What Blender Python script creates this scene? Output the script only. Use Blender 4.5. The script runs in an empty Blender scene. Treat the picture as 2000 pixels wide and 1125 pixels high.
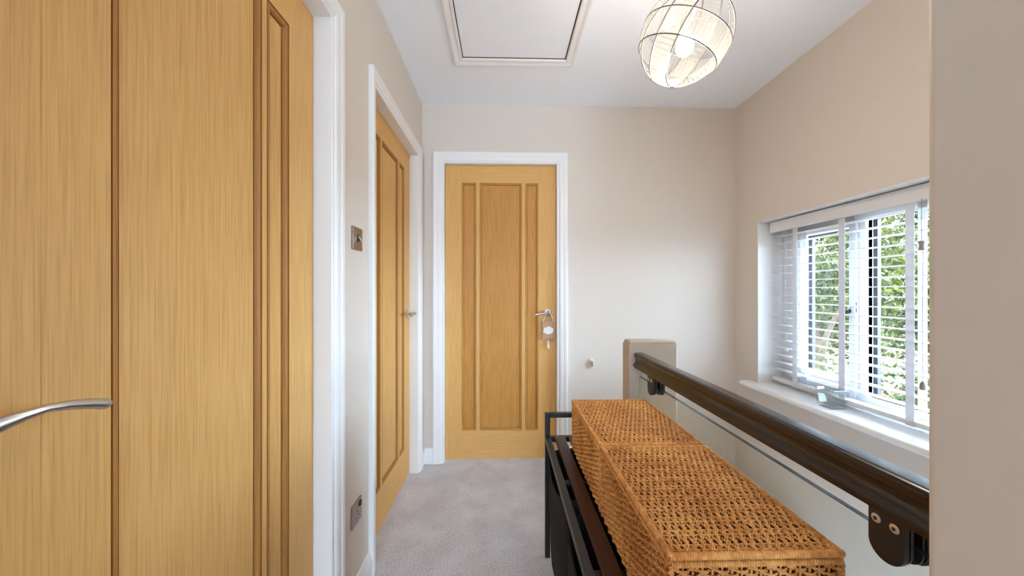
import bpy, math, random
import numpy as np
from mathutils import Vector, Matrix

SC = bpy.context.scene
COL = SC.collection
R = math.radians
PI = math.pi
rng = random.Random(7)
nrg = np.random.default_rng(11)

# ------------------------------------------------------------------ mesh helper
class M:
    def __init__(s):
        s.v = []; s.f = []; s.m = []
    def add(s, vs, fs, m=0):
        b = len(s.v)
        s.v.extend([tuple(p) for p in vs])
        for f in fs:
            s.f.append(tuple(i + b for i in f)); s.m.append(m)
        return s
    def box(s, x0, x1, y0, y1, z0, z1, m=0):
        vs = [(x, y, z) for x in (x0, x1) for y in (y0, y1) for z in (z0, z1)]
        return s.add(vs, [(0,1,3,2),(4,6,7,5),(0,4,5,1),(2,3,7,6),(0,2,6,4),(1,5,7,3)], m)
    def prism(s, pts, fn, a, b, m=0, cap=True):
        """polygon pts (u,v) extruded from t=a to t=b, fn(u,v,t)->xyz"""
        n = len(pts)
        vs = [fn(u, v, a) for u, v in pts] + [fn(u, v, b) for u, v in pts]
        fs = [(i, (i+1) % n, (i+1) % n + n, i + n) for i in range(n)]
        if cap: fs += [tuple(reversed(range(n))), tuple(range(n, 2*n))]
        return s.add(vs, fs, m)
    def tube(s, path, r, n=10, closed=False, m=0, cap=True, up=None, ry=None):
        """sweep an ellipse (r, ry) along path; r may be a list"""
        P = [Vector(p) for p in path]; k = len(P)
        rs = r if isinstance(r, (list, tuple)) else [r]*k
        rys = ry if isinstance(ry, (list, tuple)) else ([ry]*k if ry else rs)
        base = len(s.v); prev = None
        for i in range(k):
            if closed: t = P[(i+1) % k] - P[i-1]
            else: t = P[min(i+1, k-1)] - P[max(i-1, 0)]
            t.normalize()
            if prev is None:
                a = Vector(up) if up else (Vector((0,0,1)) if abs(t.z) < .9 else Vector((1,0,0)))
            else: a = prev
            a = (a - t*a.dot(t)).normalized(); prev = a
            b = t.cross(a)
            for j in range(n):
                q = 2*PI*j/n
                s.v.append(tuple(P[i] + a*(rs[i]*math.cos(q)) + b*(rys[i]*math.sin(q))))
        for i in range(k if closed else k-1):
            for j in range(n):
                i2 = (i+1) % k; j2 = (j+1) % n
                s.f.append((base+i*n+j, base+i*n+j2, base+i2*n+j2, base+i2*n+j)); s.m.append(m)
        if cap and not closed:
            s.f.append(tuple(base+j for j in reversed(range(n)))); s.m.append(m)
            s.f.append(tuple(base+(k-1)*n+j for j in range(n))); s.m.append(m)
        return s
    def lathe(s, prof, c, axis='z', n=24, m=0):
        """prof list of (radius, height)"""
        base = len(s.v); c = Vector(c)
        for r, h in prof:
            for j in range(n):
                q = 2*PI*j/n; a, b = r*math.cos(q), r*math.sin(q)
                p = {'z': (a, b, h), 'x': (h, a, b), 'y': (b, h, a)}[axis]
                s.v.append(tuple(c + Vector(p)))
        for i in range(len(prof)-1):
            for j in range(n):
                j2 = (j+1) % n
                s.f.append((base+i*n+j, base+i*n+j2, base+(i+1)*n+j2, base+(i+1)*n+j)); s.m.append(m)
        s.f.append(tuple(base+j for j in reversed(range(n)))); s.m.append(m)
        k = len(prof)-1
        s.f.append(tuple(base+k*n+j for j in range(n))); s.m.append(m)
        return s
    def frame_loop(s, rects, fn, m=0):
        """nested rectangles (u0,u1,v0,v1,d) joined as rings; fn(u,v,d)->xyz. Mitred mouldings."""
        base = len(s.v)
        for u0, u1, v0, v1, d in rects:
            for u, v in ((u0, v0), (u1, v0), (u1, v1), (u0, v1)):
                s.v.append(tuple(fn(u, v, d)))
        for i in range(len(rects)-1):
            for j in range(4):
                j2 = (j+1) % 4
                s.f.append((base+i*4+j, base+i*4+j2, base+i*4+4+j2, base+i*4+4+j)); s.m.append(m)
        return s
    def build(s, name, mats, parent=None, origin=None, bevel=0, seg=2, angle=35, fix=True):
        me = bpy.data.meshes.new(name)
        o0 = Vector(origin) if origin is not None else (parent.location.copy() if (parent is not None and not parent.get('_local')) else Vector((0, 0, 0)))
        vs = [tuple(Vector(p) - o0) for p in s.v]
        me.from_pydata(vs, [], s.f)
        mats = mats if isinstance(mats, (list, tuple)) else [mats]
        for mm in mats: me.materials.append(mm)
        if len(mats) > 1: me.polygons.foreach_set('material_index', s.m)
        return finish(name, me, parent, o0 if parent is None else None, bevel, seg, angle, fix)

def finish(name, me, parent=None, loc=None, bevel=0, seg=2, angle=35, fix=True):
    import bmesh
    if fix:
        bm = bmesh.new(); bm.from_mesh(me)
        bmesh.ops.recalc_face_normals(bm, faces=bm.faces)
        bm.to_mesh(me); bm.free()
    me.polygons.foreach_set('use_smooth', [True]*len(me.polygons))
    if angle is not None:
        me.set_sharp_from_angle(angle=R(angle))
    me.update()
    o = bpy.data.objects.new(name, me); COL.objects.link(o)
    if parent is not None: o.parent = parent
    elif loc is not None: o.location = loc
    if bevel:
        b = o.modifiers.new('bevel', 'BEVEL'); b.width = bevel; b.segments = seg; b.limit_method = 'ANGLE'; b.angle_limit = R(40)
        b.harden_normals = False
    return o

def big_mesh(name, V, F, mats, parent=None, mi=None, angle=None):
    """numpy quads"""
    me = bpy.data.meshes.new(name)
    n, k = len(V), len(F)
    w = F.shape[1]
    me.vertices.add(n); me.vertices.foreach_set('co', V.astype(np.float32).ravel())
    me.loops.add(k*w); me.loops.foreach_set('vertex_index', F.astype(np.int32).ravel())
    me.polygons.add(k); me.polygons.foreach_set('loop_start', np.arange(0, k*w, w, dtype=np.int32))
    for mm in (mats if isinstance(mats, (list, tuple)) else [mats]): me.materials.append(mm)
    if mi is not None: me.polygons.foreach_set('material_index', np.asarray(mi, dtype=np.int32))
    me.update(calc_edges=True); me.validate()
    return finish(name, me, parent, None, angle=angle, fix=False)

def empty(name, loc=(0, 0, 0), rz=0):
    o = bpy.data.objects.new(name, None); COL.objects.link(o)
    o.location = loc; o.rotation_euler = (0, 0, rz); o.empty_display_size = .05
    return o
def tag(o, label=None, cat=None, group=None, kind=None):
    if label: o['label'] = label
    if cat: o['category'] = cat
    if group: o['group'] = group
    if kind: o['kind'] = kind
    return o
def structure(o, label=None):
    return tag(o, label, None, None, 'structure')

# ------------------------------------------------------------------ materials
def lin(r, g, b):
    f = lambda c: (c/255/12.92 if c/255 <= .04045 else ((c/255+.055)/1.055)**2.4)
    return (f(r), f(g), f(b), 1)
def mat(name):
    m = bpy.data.materials.new(name); m.use_nodes = True
    nt = m.node_tree; b = nt.nodes['Principled BSDF']
    return m, nt, b
def N(nt, t, **kw):
    n = nt.nodes.new(t)
    for k, v in kw.items(): setattr(n, k, v)
    return n
def plain(name, col, rough=.5, metal=0, spec=.5, bump=0, bscale=200, var=0, vscale=8, coat=0, detail=4):
    m, nt, b = mat(name)
    b.inputs['Base Color'].default_value = col
    b.inputs['Roughness'].default_value = rough
    b.inputs['Metallic'].default_value = metal
    b.inputs['Specular IOR Level'].default_value = spec
    b.inputs['Coat Weight'].default_value = coat
    b.inputs['Coat Roughness'].default_value = .12
    tc = N(nt, 'ShaderNodeTexCoord')
    if bump:
        no = N(nt, 'ShaderNodeTexNoise'); no.inputs['Scale'].default_value = bscale; no.inputs['Detail'].default_value = detail
        nt.links.new(tc.outputs['Object'], no.inputs['Vector'])
        bp = N(nt, 'ShaderNodeBump'); bp.inputs['Strength'].default_value = bump; bp.inputs['Distance'].default_value = .002
        nt.links.new(no.outputs['Fac'], bp.inputs['Height']); nt.links.new(bp.outputs['Normal'], b.inputs['Normal'])
    if var:
        n2 = N(nt, 'ShaderNodeTexNoise'); n2.inputs['Scale'].default_value = vscale; n2.inputs['Detail'].default_value = 6
        nt.links.new(tc.outputs['Object'], n2.inputs['Vector'])
        rp = N(nt, 'ShaderNodeValToRGB')
        c = col
        rp.color_ramp.elements[0].position = .3; rp.color_ramp.elements[1].position = .7
        rp.color_ramp.elements[0].color = (c[0]*(1-var), c[1]*(1-var), c[2]*(1-var), 1)
        rp.color_ramp.elements[1].color = (min(c[0]*(1+var), 1), min(c[1]*(1+var), 1), min(c[2]*(1+var), 1), 1)
        nt.links.new(n2.outputs['Fac'], rp.inputs['Fac']); nt.links.new(rp.outputs['Color'], b.inputs['Base Color'])
    return m

def wood(name, dark, mid, light, along='z', rough=.5, fine=260, figure=1.0, coat=0, bump=.12):
    """straight-grained timber: fine pores stretched along the grain + slow cathedral figure"""
    m, nt, b = mat(name)
    tc = N(nt, 'ShaderNodeTexCoord')
    def mapped(sc_across, sc_along):
        mp = N(nt, 'ShaderNodeMapping')
        s = {'z': (sc_across, sc_across, sc_along), 'x': (sc_along, sc_across, sc_across), 'y': (sc_across, sc_along, sc_across)}[along]
        mp.inputs['Scale'].default_value = s
        nt.links.new(tc.outputs['Object'], mp.inputs['Vector']); return mp
    m1 = mapped(fine, 5); n1 = N(nt, 'ShaderNodeTexNoise'); n1.inputs['Scale'].default_value = 1; n1.inputs['Detail'].default_value = 5; n1.inputs['Roughness'].default_value = .65
    nt.links.new(m1.outputs[0], n1.inputs['Vector'])
    m2 = mapped(9, .55); n2 = N(nt, 'ShaderNodeTexNoise'); n2.inputs['Scale'].default_value = 1; n2.inputs['Detail'].default_value = 3
    nt.links.new(m2.outputs[0], n2.inputs['Vector'])
    # cathedral rings: distance field warped by slow noise -> sawtooth
    mul = N(nt, 'ShaderNodeMath', operation='MULTIPLY'); mul.inputs[1].default_value = 15
    nt.links.new(n2.outputs['Fac'], mul.inputs[0])
    fr = N(nt, 'ShaderNodeMath', operation='FRACT'); nt.links.new(mul.outputs[0], fr.inputs[0])
    add = N(nt, 'ShaderNodeMath', operation='MULTIPLY_ADD'); add.inputs[1].default_value = .10*figure; 
    nt.links.new(fr.outputs[0], add.inputs[0])
    sc = N(nt, 'ShaderNodeMath', operation='MULTIPLY_ADD'); sc.inputs[1].default_value = 1.0; sc.inputs[2].default_value = -.12
    nt.links.new(n1.outputs['Fac'], sc.inputs[0]); nt.links.new(sc.outputs[0], add.inputs[2])
    rp = N(nt, 'ShaderNodeValToRGB'); e = rp.color_ramp.elements
    e[0].position = .12; e[0].color = dark; e[1].position = .80; e[1].color = light
    k = e.new(.44); k.color = mid
    nt.links.new(add.outputs[0], rp.inputs['Fac'])
    nt.links.new(rp.outputs['Color'], b.inputs['Base Color'])
    bp = N(nt, 'ShaderNodeBump'); bp.inputs['Strength'].default_value = bump; bp.inputs['Distance'].default_value = .001
    nt.links.new(n1.outputs['Fac'], bp.inputs['Height']); nt.links.new(bp.outputs['Normal'], b.inputs['Normal'])
    b.inputs['Roughness'].default_value = rough; b.inputs['Specular IOR Level'].default_value = .35
    b.inputs['Coat Weight'].default_value = coat; b.inputs['Coat Roughness'].default_value = .15
    return m

def thin_glass(name, tint=(.97, .99, .98, 1), refl=1.0):
    m = bpy.data.materials.new(name); m.use_nodes = True; nt = m.node_tree
    nt.nodes.clear()
    out = N(nt, 'ShaderNodeOutputMaterial'); mx = N(nt, 'ShaderNodeMixShader')
    tr = N(nt, 'ShaderNodeBsdfTransparent'); gl = N(nt, 'ShaderNodeBsdfGlossy'); lw = N(nt, 'ShaderNodeLayerWeight'); lw.inputs[0].default_value = .5
    pw = N(nt, 'ShaderNodeMath', operation='POWER'); pw.inputs[1].default_value = 5; nt.links.new(lw.outputs['Facing'], pw.inputs[0])
    fr = N(nt, 'ShaderNodeMath', operation='MULTIPLY_ADD'); fr.inputs[1].default_value = .96; fr.inputs[2].default_value = .04; nt.links.new(pw.outputs[0], fr.inputs[0])
    tr.inputs['Color'].default_value = tint; gl.inputs['Roughness'].default_value = .01
    ml = N(nt, 'ShaderNodeMath', operation='MULTIPLY'); ml.inputs[1].default_value = refl
    nt.links.new(fr.outputs[0], ml.inputs[0]); nt.links.new(ml.outputs[0], mx.inputs[0])
    nt.links.new(tr.outputs[0], mx.inputs[1]); nt.links.new(gl.outputs[0], mx.inputs[2]); nt.links.new(mx.outputs[0], out.inputs[0])
    return m
def solid_glass(name, col=(1, 1, 1, 1), rough=0.0, ior=1.47):
    m, nt, b = mat(name)
    b.inputs['Base Color'].default_value = col; b.inputs['Transmission Weight'].default_value = 1
    b.inputs['Roughness'].default_value = rough; b.inputs['IOR'].default_value = ior
    return m

WALL = plain('beige wall paint', lin(218, 208, 197), .62, spec=.3, bump=.05, bscale=350)
CEIL = plain('white ceiling paint', lin(241, 245, 251), .8, spec=.2, bump=.04, bscale=300)
TRIM = plain('white satin trim paint', lin(234, 234, 233), .34, bump=.02, bscale=60)
SILLP = plain('white gloss sill paint', lin(236, 236, 236), .14, bump=.10, bscale=22, detail=2)
POSTP = plain('taupe newel paint', lin(186, 172, 156), .45, bump=.03, bscale=150)
OAKD, OAKM, OAKL = lin(192, 144, 78), lin(221, 174, 104), lin(232, 191, 124)
OAK = wood('oak veneer upright grain', OAKD, OAKM, OAKL, 'z', figure=.35)
OAKX = wood('oak rail level grain', OAKD, OAKM, OAKL, 'x', figure=.5)
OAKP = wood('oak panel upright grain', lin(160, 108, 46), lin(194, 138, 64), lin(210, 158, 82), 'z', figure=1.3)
OAKM2 = wood('shade-toned oak moulding', lin(146, 98, 44), lin(174, 122, 60), lin(194, 144, 80), 'z', figure=.4)  # darker oak tone, with the shade of the mouldings put into it
HOOPM = plain('grey hoop metal', (.20, .19, .18, 1), .5, 1)
NICKEL = plain('brushed nickel', (.58, .55, .51, 1), .28, 1)
PLATEM = plain('brushed steel plate', (.42, .385, .35, 1), .34, 1)
CHROME = plain('chrome', (.75, .75, .75, 1), .12, 1)
DARKP = plain('black plastic', (.012, .012, .013, 1), .4)
RAILW = wood('dark stained handrail wood', lin(30, 24, 21), lin(42, 33, 28), lin(55, 43, 36), 'y', rough=.26, fine=160, coat=.35, bump=.06)
BLACKM = plain('black powder coated metal', (.016, .016, .017, 1), .42)
SLATW = wood('dark walnut stained slat', lin(45, 25, 16), lin(66, 38, 25), lin(88, 54, 36), 'y', rough=.38, fine=140, bump=.1)
FABRIC = plain('black fabric', (.022, .022, .023, 1), .9, spec=.15, bump=.35, bscale=900)
GLASS = thin_glass('clear glass', (.945, .975, .96, 1))
WGLASS = thin_glass('window glass', (.98, .99, .985, 1), .6)
GEDGE = plain('green glass edge', (.02, .075, .07, 1), .12)
ANTH = plain('anthracite frame', lin(56, 58, 64), .45)
UPVC = plain('white window frame', lin(228, 229, 231), .28)
BLINDW = plain('white blind slat', lin(226, 226, 226), .4)
TAPEM = plain('white ladder tape', lin(225, 226, 230), .9, bump=.2, bscale=500)
_nt = TAPEM.node_tree; _t = N(_nt, 'ShaderNodeBsdfTranslucent'); _t.inputs[0].default_value = (.85, .86, .9, 1); _x = N(_nt, 'ShaderNodeMixShader'); _x.inputs[0].default_value = .22
_nt.links.new(_nt.nodes['Principled BSDF'].outputs[0], _x.inputs[1]); _nt.links.new(_t.outputs[0], _x.inputs[2]); _nt.links.new(_x.outputs[0], _nt.nodes['Material Output'].inputs[0])
CORDM = plain('grey cord', lin(150, 148, 145), .9)
TASSELM = plain('taupe wooden tassel', lin(150, 138, 126), .6)
HATCHD = plain('bare timber edge', lin(96, 62, 44), .8)
CUPG = thin_glass('clear cast glass', (.90, .92, .92, 1), 1.5)
def crystal():
    m = thin_glass('crystal acrylic', (.98, .975, .96, 1), 1.6); nt = m.node_tree
    out = nt.nodes['Material Output']; mx0 = out.inputs[0].links[0].from_node
    tl = N(nt, 'ShaderNodeBsdfTranslucent'); tl.inputs[0].default_value = (.95, .92, .86, 1)
    df = N(nt, 'ShaderNodeBsdfDiffuse'); df.inputs[0].default_value = (.95, .94, .91, 1)
    a = N(nt, 'ShaderNodeMixShader'); nt.links.new(tl.outputs[0], a.inputs[1]); nt.links.new(df.outputs[0], a.inputs[2])
    b = N(nt, 'ShaderNodeMixShader'); b.inputs[0].default_value = .038
    nt.links.new(mx0.outputs[0], b.inputs[1]); nt.links.new(a.outputs[0], b.inputs[2]); nt.links.new(b.outputs[0], out.inputs[0])
    return m
CRYST = crystal()
PLAQ = plain('kraft card plaque', lin(186, 148, 118), .8, bump=.1, bscale=300)
CLOUD = plain('white felt', lin(224, 222, 222), .95, bump=.3, bscale=500)
BEADM = plain('pale wooden bead', lin(222, 204, 186), .6)
TASS = plain('cream cotton tassel', lin(236, 226, 210), .95)
PLASW = plain('white plastic', lin(226, 222, 216), .5)
SCREW = plain('steel screw head', (.70, .66, .60, 1), .45, 1)
BASKIN = plain('dark basket core', lin(88, 52, 27), .95)  # dark brown fill box behind the gaps of the weave

# woven rope: colour drifts between strands
def rope_mat():
    m, nt, b = mat('twisted paper rope')
    tc = N(nt, 'ShaderNodeTexCoord')
    n1 = N(nt, 'ShaderNodeTexNoise'); n1.inputs['Scale'].default_value = 90; n1.inputs['Detail'].default_value = 5
    n2 = N(nt, 'ShaderNodeTexNoise'); n2.inputs['Scale'].default_value = 9
    for n in (n1, n2): nt.links.new(tc.outputs['Object'], n.inputs['Vector'])
    ad = N(nt, 'ShaderNodeMath', operation='MULTIPLY_ADD'); ad.inputs[1].default_value = .5
    nt.links.new(n2.outputs['Fac'], ad.inputs[0]); 
    h = N(nt, 'ShaderNodeMath', operation='MULTIPLY'); h.inputs[1].default_value = .5
    nt.links.new(n1.outputs['Fac'], h.inputs[0]); nt.links.new(h.outputs[0], ad.inputs[2])
    rp = N(nt, 'ShaderNodeValToRGB'); e = rp.color_ramp.elements
    e[0].position = .36; e[0].color = lin(192, 122, 58); e[1].position = .64; e[1].color = lin(242, 184, 108)
    nt.links.new(ad.outputs[0], rp.inputs['Fac']); nt.links.new(rp.outputs['Color'], b.inputs['Base Color'])
    b.inputs['Roughness'].default_value = .62; b.inputs['Specular IOR Level'].default_value = .4
    return m
ROPE = rope_mat()

def carpet_mat():
    m, nt, b = mat('grey cut pile carpet')
    tc = N(nt, 'ShaderNodeTexCoord')
    n1 = N(nt, 'ShaderNodeTexNoise'); n1.inputs['Scale'].default_value = 190; n1.inputs['Detail'].default_value = 3; n1.inputs['Roughness'].default_value = .7
    n2 = N(nt, 'ShaderNodeTexNoise'); n2.inputs['Scale'].default_value = 7; n2.inputs['Detail'].default_value = 3
    for n in (n1, n2): nt.links.new(tc.outputs['Object'], n.inputs['Vector'])
    ad = N(nt, 'ShaderNodeMath', operation='MULTIPLY_ADD'); ad.inputs[1].default_value = .25
    nt.links.new(n2.outputs['Fac'], ad.inputs[0]); nt.links.new(n1.outputs['Fac'], ad.inputs[2])
    rp = N(nt, 'ShaderNodeValToRGB'); e = rp.color_ramp.elements
    e[0].position = .42; e[0].color = lin(150, 145, 147); e[1].position = .8; e[1].color = lin(240, 236, 240)
    nt.links.new(ad.outputs[0], rp.inputs['Fac']); nt.links.new(rp.outputs['Color'], b.inputs['Base Color'])
    bp = N(nt, 'ShaderNodeBump'); bp.inputs['Strength'].default_value = .8; bp.inputs['Distance'].default_value = .006
    nt.links.new(n1.outputs['Fac'], bp.inputs['Height']); nt.links.new(bp.outputs['Normal'], b.inputs['Normal'])
    b.inputs['Roughness'].default_value = .95; b.inputs['Specular IOR Level'].default_value = .1
    b.inputs['Sheen Weight'].default_value = .15
    return m
CARPET = carpet_mat()

def leaf_mat(name, a, c, d):
    m, nt, b = mat(name)
    tc = N(nt, 'ShaderNodeTexCoord')
    n1 = N(nt, 'ShaderNodeTexNoise'); n1.inputs['Scale'].default_value = 3.2; n1.inputs['Detail'].default_value = 8; n1.inputs['Roughness'].default_value = .8
    nt.links.new(tc.outputs['Object'], n1.inputs['Vector'])
    rp = N(nt, 'ShaderNodeValToRGB'); e = rp.color_ramp.elements
    e[0].position = .32; e[0].color = a; e[1].position = .7; e[1].color = d; k = e.new(.5); k.color = c
    nt.links.new(n1.outputs['Fac'], rp.inputs['Fac']); nt.links.new(rp.outputs['Color'], b.inputs['Base Color'])
    b.inputs['Roughness'].default_value = .45
    tr = N(nt, 'ShaderNodeBsdfTranslucent'); nt.links.new(rp.outputs['Color'], tr.inputs['Color'])
    mx = N(nt, 'ShaderNodeMixShader'); mx.inputs[0].default_value = .22
    nt.links.new(b.outputs[0], mx.inputs[1]); nt.links.new(tr.outputs[0], mx.inputs[2])
    nt.links.new(mx.outputs[0], nt.nodes['Material Output'].inputs[0])
    return m
LEAFA = leaf_mat('yellowish olive leaf', lin(34, 44, 12), lin(76, 86, 26), lin(142, 134, 54))  # olive to yellowish leaf colour, mixed by noise
LEAFB = leaf_mat('mid green leaf', lin(26, 42, 14), lin(58, 78, 28), lin(118, 124, 52))
BARK = plain('pale grey brown bark', lin(118, 102, 84), .85, bump=.6, bscale=30, var=.3, vscale=9)
LAWN = plain('dry straw lawn', lin(92, 72, 40), .95, bump=.5, bscale=12, var=.22, vscale=1.5)

# ------------------------------------------------------------------ main dimensions (metres)
WX = -.537      # left wall face
RX = 1.5717     # right wall face
BY = 2.2757     # back wall face
H = 2.375       # ceiling height
Y0 = -3.2       # open end behind the camera, left unbuilt so sky light enters
D1 = (.3043, 1.0663)     # near left door, along y
D2 = (1.4366, 2.1476)    # far left door, along y
D3 = (-.3885, .3545)     # end door, along x
DT = 1.983; DB = .008
LF = -.586      # face of left doors
BF = 2.306      # face of end door

# ------------------------------------------------------------------ setting
m = M()
m.box(WX-.16, WX, Y0, D1[0]-.003, 0, H); m.box(WX-.16, WX, D1[1]+.003, D2[0]-.003, 0, H); m.box(WX-.16, WX, D2[1]+.003, BY+.16, 0, H)
m.box(WX-.16, WX, D1[0]-.003, D1[1]+.003, DT+.003, H); m.box(WX-.16, WX, D2[0]-.003, D2[1]+.003, DT+.003, H)
structure(m.build('wall_left', WALL), 'beige painted wall with two oak doors')
m = M()
m.box(WX, D3[0]-.003, BY, BY+.16, -2.6, H); m.box(D3[1]+.003, RX+.26, BY, BY+.16, -2.6, H)
m.box(D3[0]-.003, D3[1]+.003, BY, BY+.16, DT+.003, H)
structure(m.build('wall_back', WALL), 'beige end wall with an oak door')
W0, W1, WB, WT = 1.02, 2.0706, .574, 1.564     # window opening
m = M()
m.box(RX, RX+.26, W1, BY, -2.6, H); m.box(RX, RX+.26, Y0-.3, W0, -2.6, H)
m.box(RX, RX+.26, W0, W1, WT, H); m.box(RX, RX+.26, W0, W1, -2.6, WB-.03)
structure(m.build('wall_right', WALL), 'beige stairwell wall around the window')
# near wall on the right: rounded plaster corner
NX, NY, r = .489, .386, .012
pts = [(NX, Y0), (NX, NY-r)] + [(NX+r-r*math.cos(t), NY-r+r*math.sin(t)) for t in [PI/2*i/8 for i in range(1, 9)]] + [(RX, NY), (RX, Y0)]
m = M(); m.prism(pts, lambda u, v, t: (u, v, t), -2.6, H)
structure(m.build('wall_near', WALL), 'shaded plain wall edge close on the right')
m = M()
m.box(WX-.1, .6, Y0-.05, BY+.1, -.22, 0)
structure(m.build('floor', CARPET), 'grey cut pile landing carpet')
m = M()
m.box(.6, RX, NY, BY, -2.75, -2.6)
for i in range(7):
    z = -.2*(i+1)
    if i == 0: m.box(.6, RX, 1.56, BY, z-.2, z)
    else: m.box(.6, RX, 1.56-.2*i, 1.56-.2*(i-1), -2.6, z)
structure(m.build('floor_stairwell', CARPET), 'carpeted stairs below the balustrade')
# ceiling with the hatch opening
HX0, HX1, HY0, HY1 = -.2161, .3332, 1.262, 1.811
m = M()
m.box(WX-.16, HX0, Y0-.05, BY+.16, H, H+.12); m.box(HX1, RX+.26, Y0-.05, BY+.16, H, H+.12)
m.box(HX0, HX1, Y0-.05, HY0, H, H+.12); m.box(HX0, HX1, HY1, BY+.16, H, H+.12)
m.box(WX-.16, RX+.26, Y0-.05, BY+.16, H+.12, H+.2)  # unseen top slab, added to stop sky light leaking through the hatch gap
structure(m.build('ceiling', CEIL), 'white ceiling')

# architraves and door linings ------------------------------------------------
ARCH = [(0, 0), (0, .006), (.004, .0085), (.012, .0085), (.014, .011), (.020, .0145), (.030, .0165), (.040, .0165), (.043, .0185), (.050, .020), (.058, .020), (.0615, .017), (.0615, 0)]
def architrave(name, u0, u1, top, fn, wide=.0615, lining=.05, label=None):
    """u0,u1: opening edges; profile from opening outwards. fn(u, out, z)->xyz"""
    s = wide/.0615
    m = M()
    prof = [(a*s, d) for a, d in ARCH]
    rows = []
    for a, d in prof:
        rows.append([(u0-a, d, 0), (u0-a, d, top+a), (u1+a, d, top+a), (u1+a, d, 0)])
    vs = [fn(*p) for row in rows for p in row]
    n = len(rows); fs = []
    for i in range(n-1):
        for j in range(3):
            fs.append((i*4+j, i*4+j+1, i*4+4+j+1, i*4+4+j))
    m.add(vs, fs)
    # lining (door frame reveal) behind the architrave
    t = .028
    for a, b, z0, z1 in ((u0-t, u0+.0005, 0, top), (u1-.0005, u1+t, 0, top), (u0-t, u1+t, top-.0005, top+t)):
        vs = [fn(u, d, z) for u in (a, b) for d in (-.105, .004) for z in (z0, z1)]
        m.add(vs, [(0,1,3,2),(4,6,7,5),(0,4,5,1),(2,3,7,6),(0,2,6,4),(1,5,7,3)])
    # door stop: closes the light gap behind the leaf
    for a, b, z0, z1 in ((u0, u0+.018, 0, top), (u1-.018, u1, 0, top), (u0, u1, top-.018, top)):
        vs = [fn(u, d, z) for u in (a, b) for d in (-.105, lining-.0445-.05) for z in (z0, z1)]
        m.add(vs, [(0,1,3,2),(4,6,7,5),(0,4,5,1),(2,3,7,6),(0,2,6,4),(1,5,7,3)])
    o = m.build(name, TRIM, angle=28)
    return structure(o, label)
fl = lambda u, d, z: (WX+d, u, z)
fb = lambda u, d, z: (u, BY-d, z)
g = .003
architrave('trim_1', D1[0]-g, D1[1]+g, DT+g, fl, .064, -.045, 'white moulded architrave around the nearest oak door')
architrave('trim_2', D2[0]-g, D2[1]+g, DT+g, fl, .058, -.045, 'white moulded architrave around the far left oak door')
architrave('trim_3', D3[0]-g, D3[1]+g, DT+g, fb, .072, -.03, 'white moulded architrave around the end oak door')

# skirting boards
SK = [(0, 0), (.016, 0), (.016, .066), (.0135, .071), (.0135, .075), (.011, .080), (.008, .090), (.006, .097), (.003, .1), (0, .1)]
m = M(); m.prism(SK, lambda u, v, t: (WX+u, t, v), D1[1]+.067, D2[0]-.061)
m.prism(SK, lambda u, v, t: (WX+u, t, v), D2[1]+.061, BY-.0005)
m.prism(SK, lambda u, v, t: (WX+u, t, v), Y0, D1[0]-.067)
structure(m.build('baseboard_left', TRIM, angle=25), 'white moulded skirting on the left wall')
m = M(); m.prism(SK, lambda u, v, t: (t, BY-u, v), WX+.0165, D3[0]-.075)
m.prism(SK, lambda u, v, t: (t, BY-u, v), D3[1]+.075, .6)
structure(m.build('baseboard_back', TRIM, angle=25), 'white moulded skirting on the end wall')

# ------------------------------------------------------------------ oak doors
PROF = [(0, 0), (.0006, .005), (.0026, .0052), (.0038, .0010), (.0080, .0006), (.0125, .0020), (.0150, .0060), (.0162, .0125), (.0196, .0125), (.0202, .0085), (.0215, .0085)]
def door(name, W, loc, rz, pans, label, pmat=OAK, seams=()):
    """leaf local frame: x along width, y into the door (face at y=0), z up. pans: (u0, u1, moulding scale)"""
    Hh = DT-DB; th = .04
    p0, p1 = .1915, 1.859          # panel heights from the leaf's foot
    m = M()
    def q(u0, u1, z0, z1, mi):
        m.add([(u0, 0, z0), (u1, 0, z0), (u1, 0, z1), (u0, 0, z1)], [(0, 1, 2, 3)], mi)
    def upright(u0, u1, z0, z1):
        cuts = [c for c in seams if u0 < c < u1]
        a = u0
        for c in cuts:                      # shallow V joint between two boards
            q(a, c-.0005, z0, z1, 0)
            m.add([(c-.0005, 0, z0), (c, .0005, z0), (c, .0005, z1), (c-.0005, 0, z1), (c+.0005, 0, z0), (c+.0005, 0, z1)], [(0, 1, 2, 3), (1, 4, 5, 2)], 0)
            a = c+.0005
        q(a, u1, z0, z1, 0)
    s0, s1 = pans[0][0], pans[-1][1]
    upright(0, s0, 0, Hh); upright(s1, W, 0, Hh)
    q(s0, s1, 0, p0, 1); q(s0, s1, p1, Hh, 1)
    for i in range(len(pans)-1): q(pans[i][1], pans[i+1][0], p0, p1, 0)
    m.add([(0,0,0),(W,0,0),(W,0,Hh),(0,0,Hh),(0,th,0),(W,th,0),(W,th,Hh),(0,th,Hh)],
          [(4,7,6,5),(0,4,5,1),(3,2,6,7),(0,3,7,4),(1,5,6,2)], 0)
    for a, b, k in pans:
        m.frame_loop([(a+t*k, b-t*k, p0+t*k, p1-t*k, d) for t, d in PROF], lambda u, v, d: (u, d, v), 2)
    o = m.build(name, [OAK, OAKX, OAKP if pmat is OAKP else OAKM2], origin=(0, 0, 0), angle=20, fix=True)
    o['_local'] = 1
    o.location = loc; o.rotation_euler = (0, 0, rz)
    structure(o, label)
    for a, b, k in pans:
        t = PROF[-1][0]*k - .001
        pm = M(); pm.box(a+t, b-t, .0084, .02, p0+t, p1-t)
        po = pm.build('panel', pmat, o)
    return o
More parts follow.
